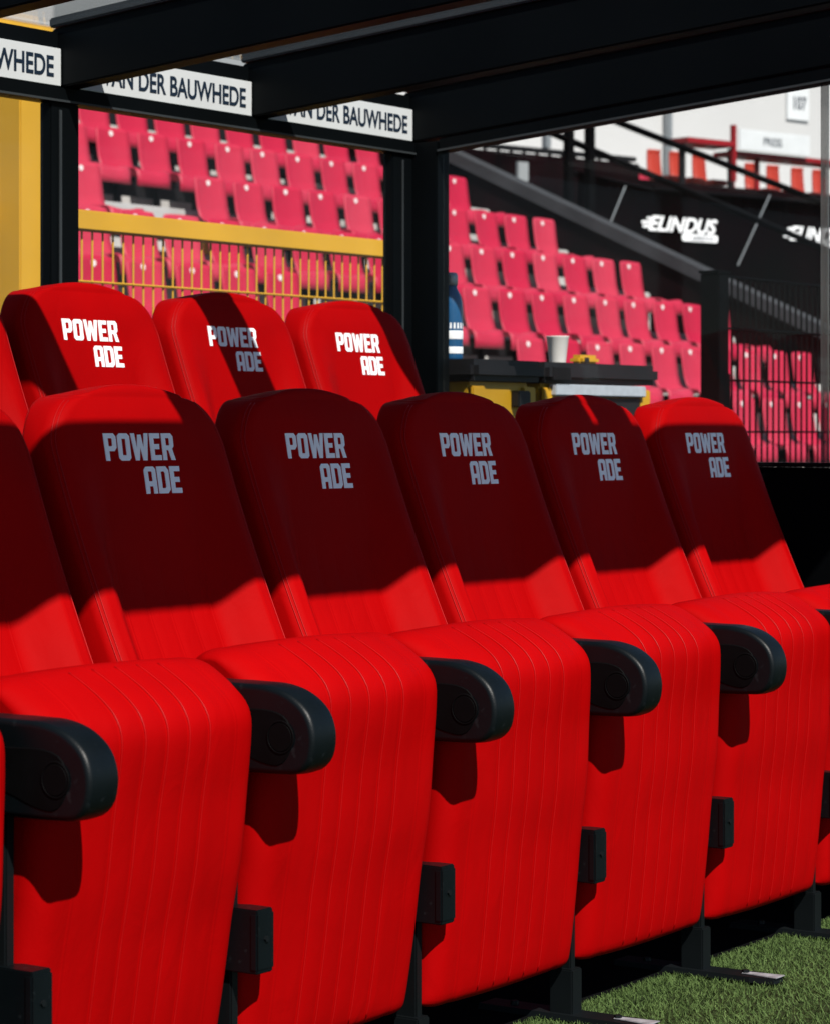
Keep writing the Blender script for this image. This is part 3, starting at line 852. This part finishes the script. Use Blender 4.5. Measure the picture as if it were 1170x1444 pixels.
# handrails of the stairs
sr = corner('stair_railing', 'black stair railing with two sloping rails crossing in front of the hoarding', 'railing')
for (a0, z0), (a1, z1) in (((-3.0, 4.343), (3.4, 2.852)), ((-3.0, 4.705), (3.4, 3.41))):
    tube('rail', (a0, -1.25, z0), (a1, -1.25, z1), .036, 'blackwire', sr, None, 10)
for a, z in ((-2.3, 4.56), (-2.0, 4.50), (3.3, 3.43)):
    box('post', a - .045, a + .045, -1.29, -1.21, 0, z, 'blackwire', sr, .005)
# walkway behind with its guard
wk = corner('walkway', 'dark grated walkway with a small pale green exit sign box', 'walkway')
box('deck', -6, 1.2, 1.15, 1.29, 3.0, 4.345, 'blackwall', wk, .01)
box('guard_rail', -6, 1.2, 1.20, 1.27, 4.375, 4.43, 'bracket', wk, .005)
for i in range(36):
    box('baluster', -6 + .2 * i, -5.97 + .2 * i, 1.22, 1.25, 4.346, 4.374, 'bracket', wk, 0)
box('upright', -.27, -.19, 1.2, 1.28, 4.44, 5.2, 'greysteel', wk, .005)
box('exit_sign', -.80, -.64, 1.10, 1.145, 4.02, 4.24, 'exitgreen' if False else 'cladding', wk, .005)
box('yellow_board', 1.10, 1.66, 1.95, 2.0, 4.192, 4.40, 'yellow', tb, .005)

# seats and desks of the press terrace
def press_seat(name, a, back, z, m, label, group):
    ca, sa = math.cos(CR), math.sin(CR)
    t = empty(name, (CO[0] + a * ca - back * sa, CO[1] + a * sa + back * ca, z), CR); tag(t, label, 'chair', group)
    P = smooth_closed([(.03, .52), (.045, .50), (.03, .30), (.0, .18), (-.10, .16), (-.30, .17), (-.33, .14), (-.32, .10), (-.1, .10), (.03, .12), (.055, .2), (.065, .4), (.06, .51)], 40)
    Vv, Ff = loft_x(P, [(-.12, .01), (-.113, 0), (.113, 0), (.12, .01)]); fix(obj('shell', Vv, Ff, m, t, True))
    box('frame', -.10, .10, -.20, .0, 0, .095, 'bracket', t, .005)
    return t
for a in (2.68, 3.08, 3.50):
    press_seat('press_chair', a, 2.3, 4.192, 'orange', 'orange moulded seat behind the red press desk with the upright end post', 'orange seats by the upright post')
for a in (4.48, 4.90, 5.38, 5.8):
    press_seat('press_chair', a, 2.3, 4.14, 'orange', 'orange moulded seat beneath the white press banner end', 'orange seats beside the banner')
for a in (1.98, 2.22):
    press_seat('terrace_chair', a, 2.05, 3.86, 'seatred', 'red seat top showing over the black hoarding near the yellow panel', 'red seats near the yellow panel')
dk = corner('press_desk', 'red press desk with upright end post in front of the orange seats', 'desk')
bm = bmesh.new(); bm_box(bm, 2.45, 3.32, 1.55, 1.95, 4.72, 4.79, .005); obj_bm('desk_top', bm, 'deskred', dk)
box('end_post', 3.28, 3.34, 1.56, 1.62, 4.30, 5.0, 'deskred', dk, .004)
for a in (2.5, 3.38): box('desk_leg', a, a + .07, 1.70, 1.76, 4.193, 4.719, 'bracket', dk, .004)
d2 = corner('press_desk', 'dark red press desk running below the white banner', 'desk')
box('desk_top', 3.36, 5.9, 1.60, 1.98, 4.63, 4.69, 'deskred', d2, .005)
for a in (3.46, 3.92, 5.2): box('desk_leg', a, a + .06, 1.75, 1.80, 4.193, 4.629, 'deskred', d2, .004)
bn = corner('press_banner', 'pale banner lettered PRESS fixed along the press desk', 'banner')
box('plate', 3.35, 4.67, 1.52, 1.535, 4.70, 4.955, 'sign', bn, .002)
Vv, Ff = text_mesh('PRESS', .14, .002, .002, 0, 1.0, 'CENTER')
obj('lettering', [(3.96 + v.x, 1.518 + (-.001 if v.z > 0 else .001), 4.775 + v.y) for v in Vv], Ff, 'inkgrey', bn)
ns = corner('number_sign', 'pale sign plate with the number 107 on the white wall', 'sign')
box('plate', 8.18, 8.66, 4.96, 4.993, 5.74, 6.24, 'cladpale', ns, .004) if 'cladpale' in M else box('plate', 8.18, 8.66, 4.96, 4.993, 5.74, 6.24, 'sign', ns, .004)
Vv, Ff = text_mesh('107', .26, .003, .006, 0, 1.0, 'CENTER')
obj('lettering', [(8.43 + v.x * .8, 4.957 + (-.002 if v.z > 0 else .002), 5.90 + v.y) for v in Vv], Ff, 'inkgrey', ns)
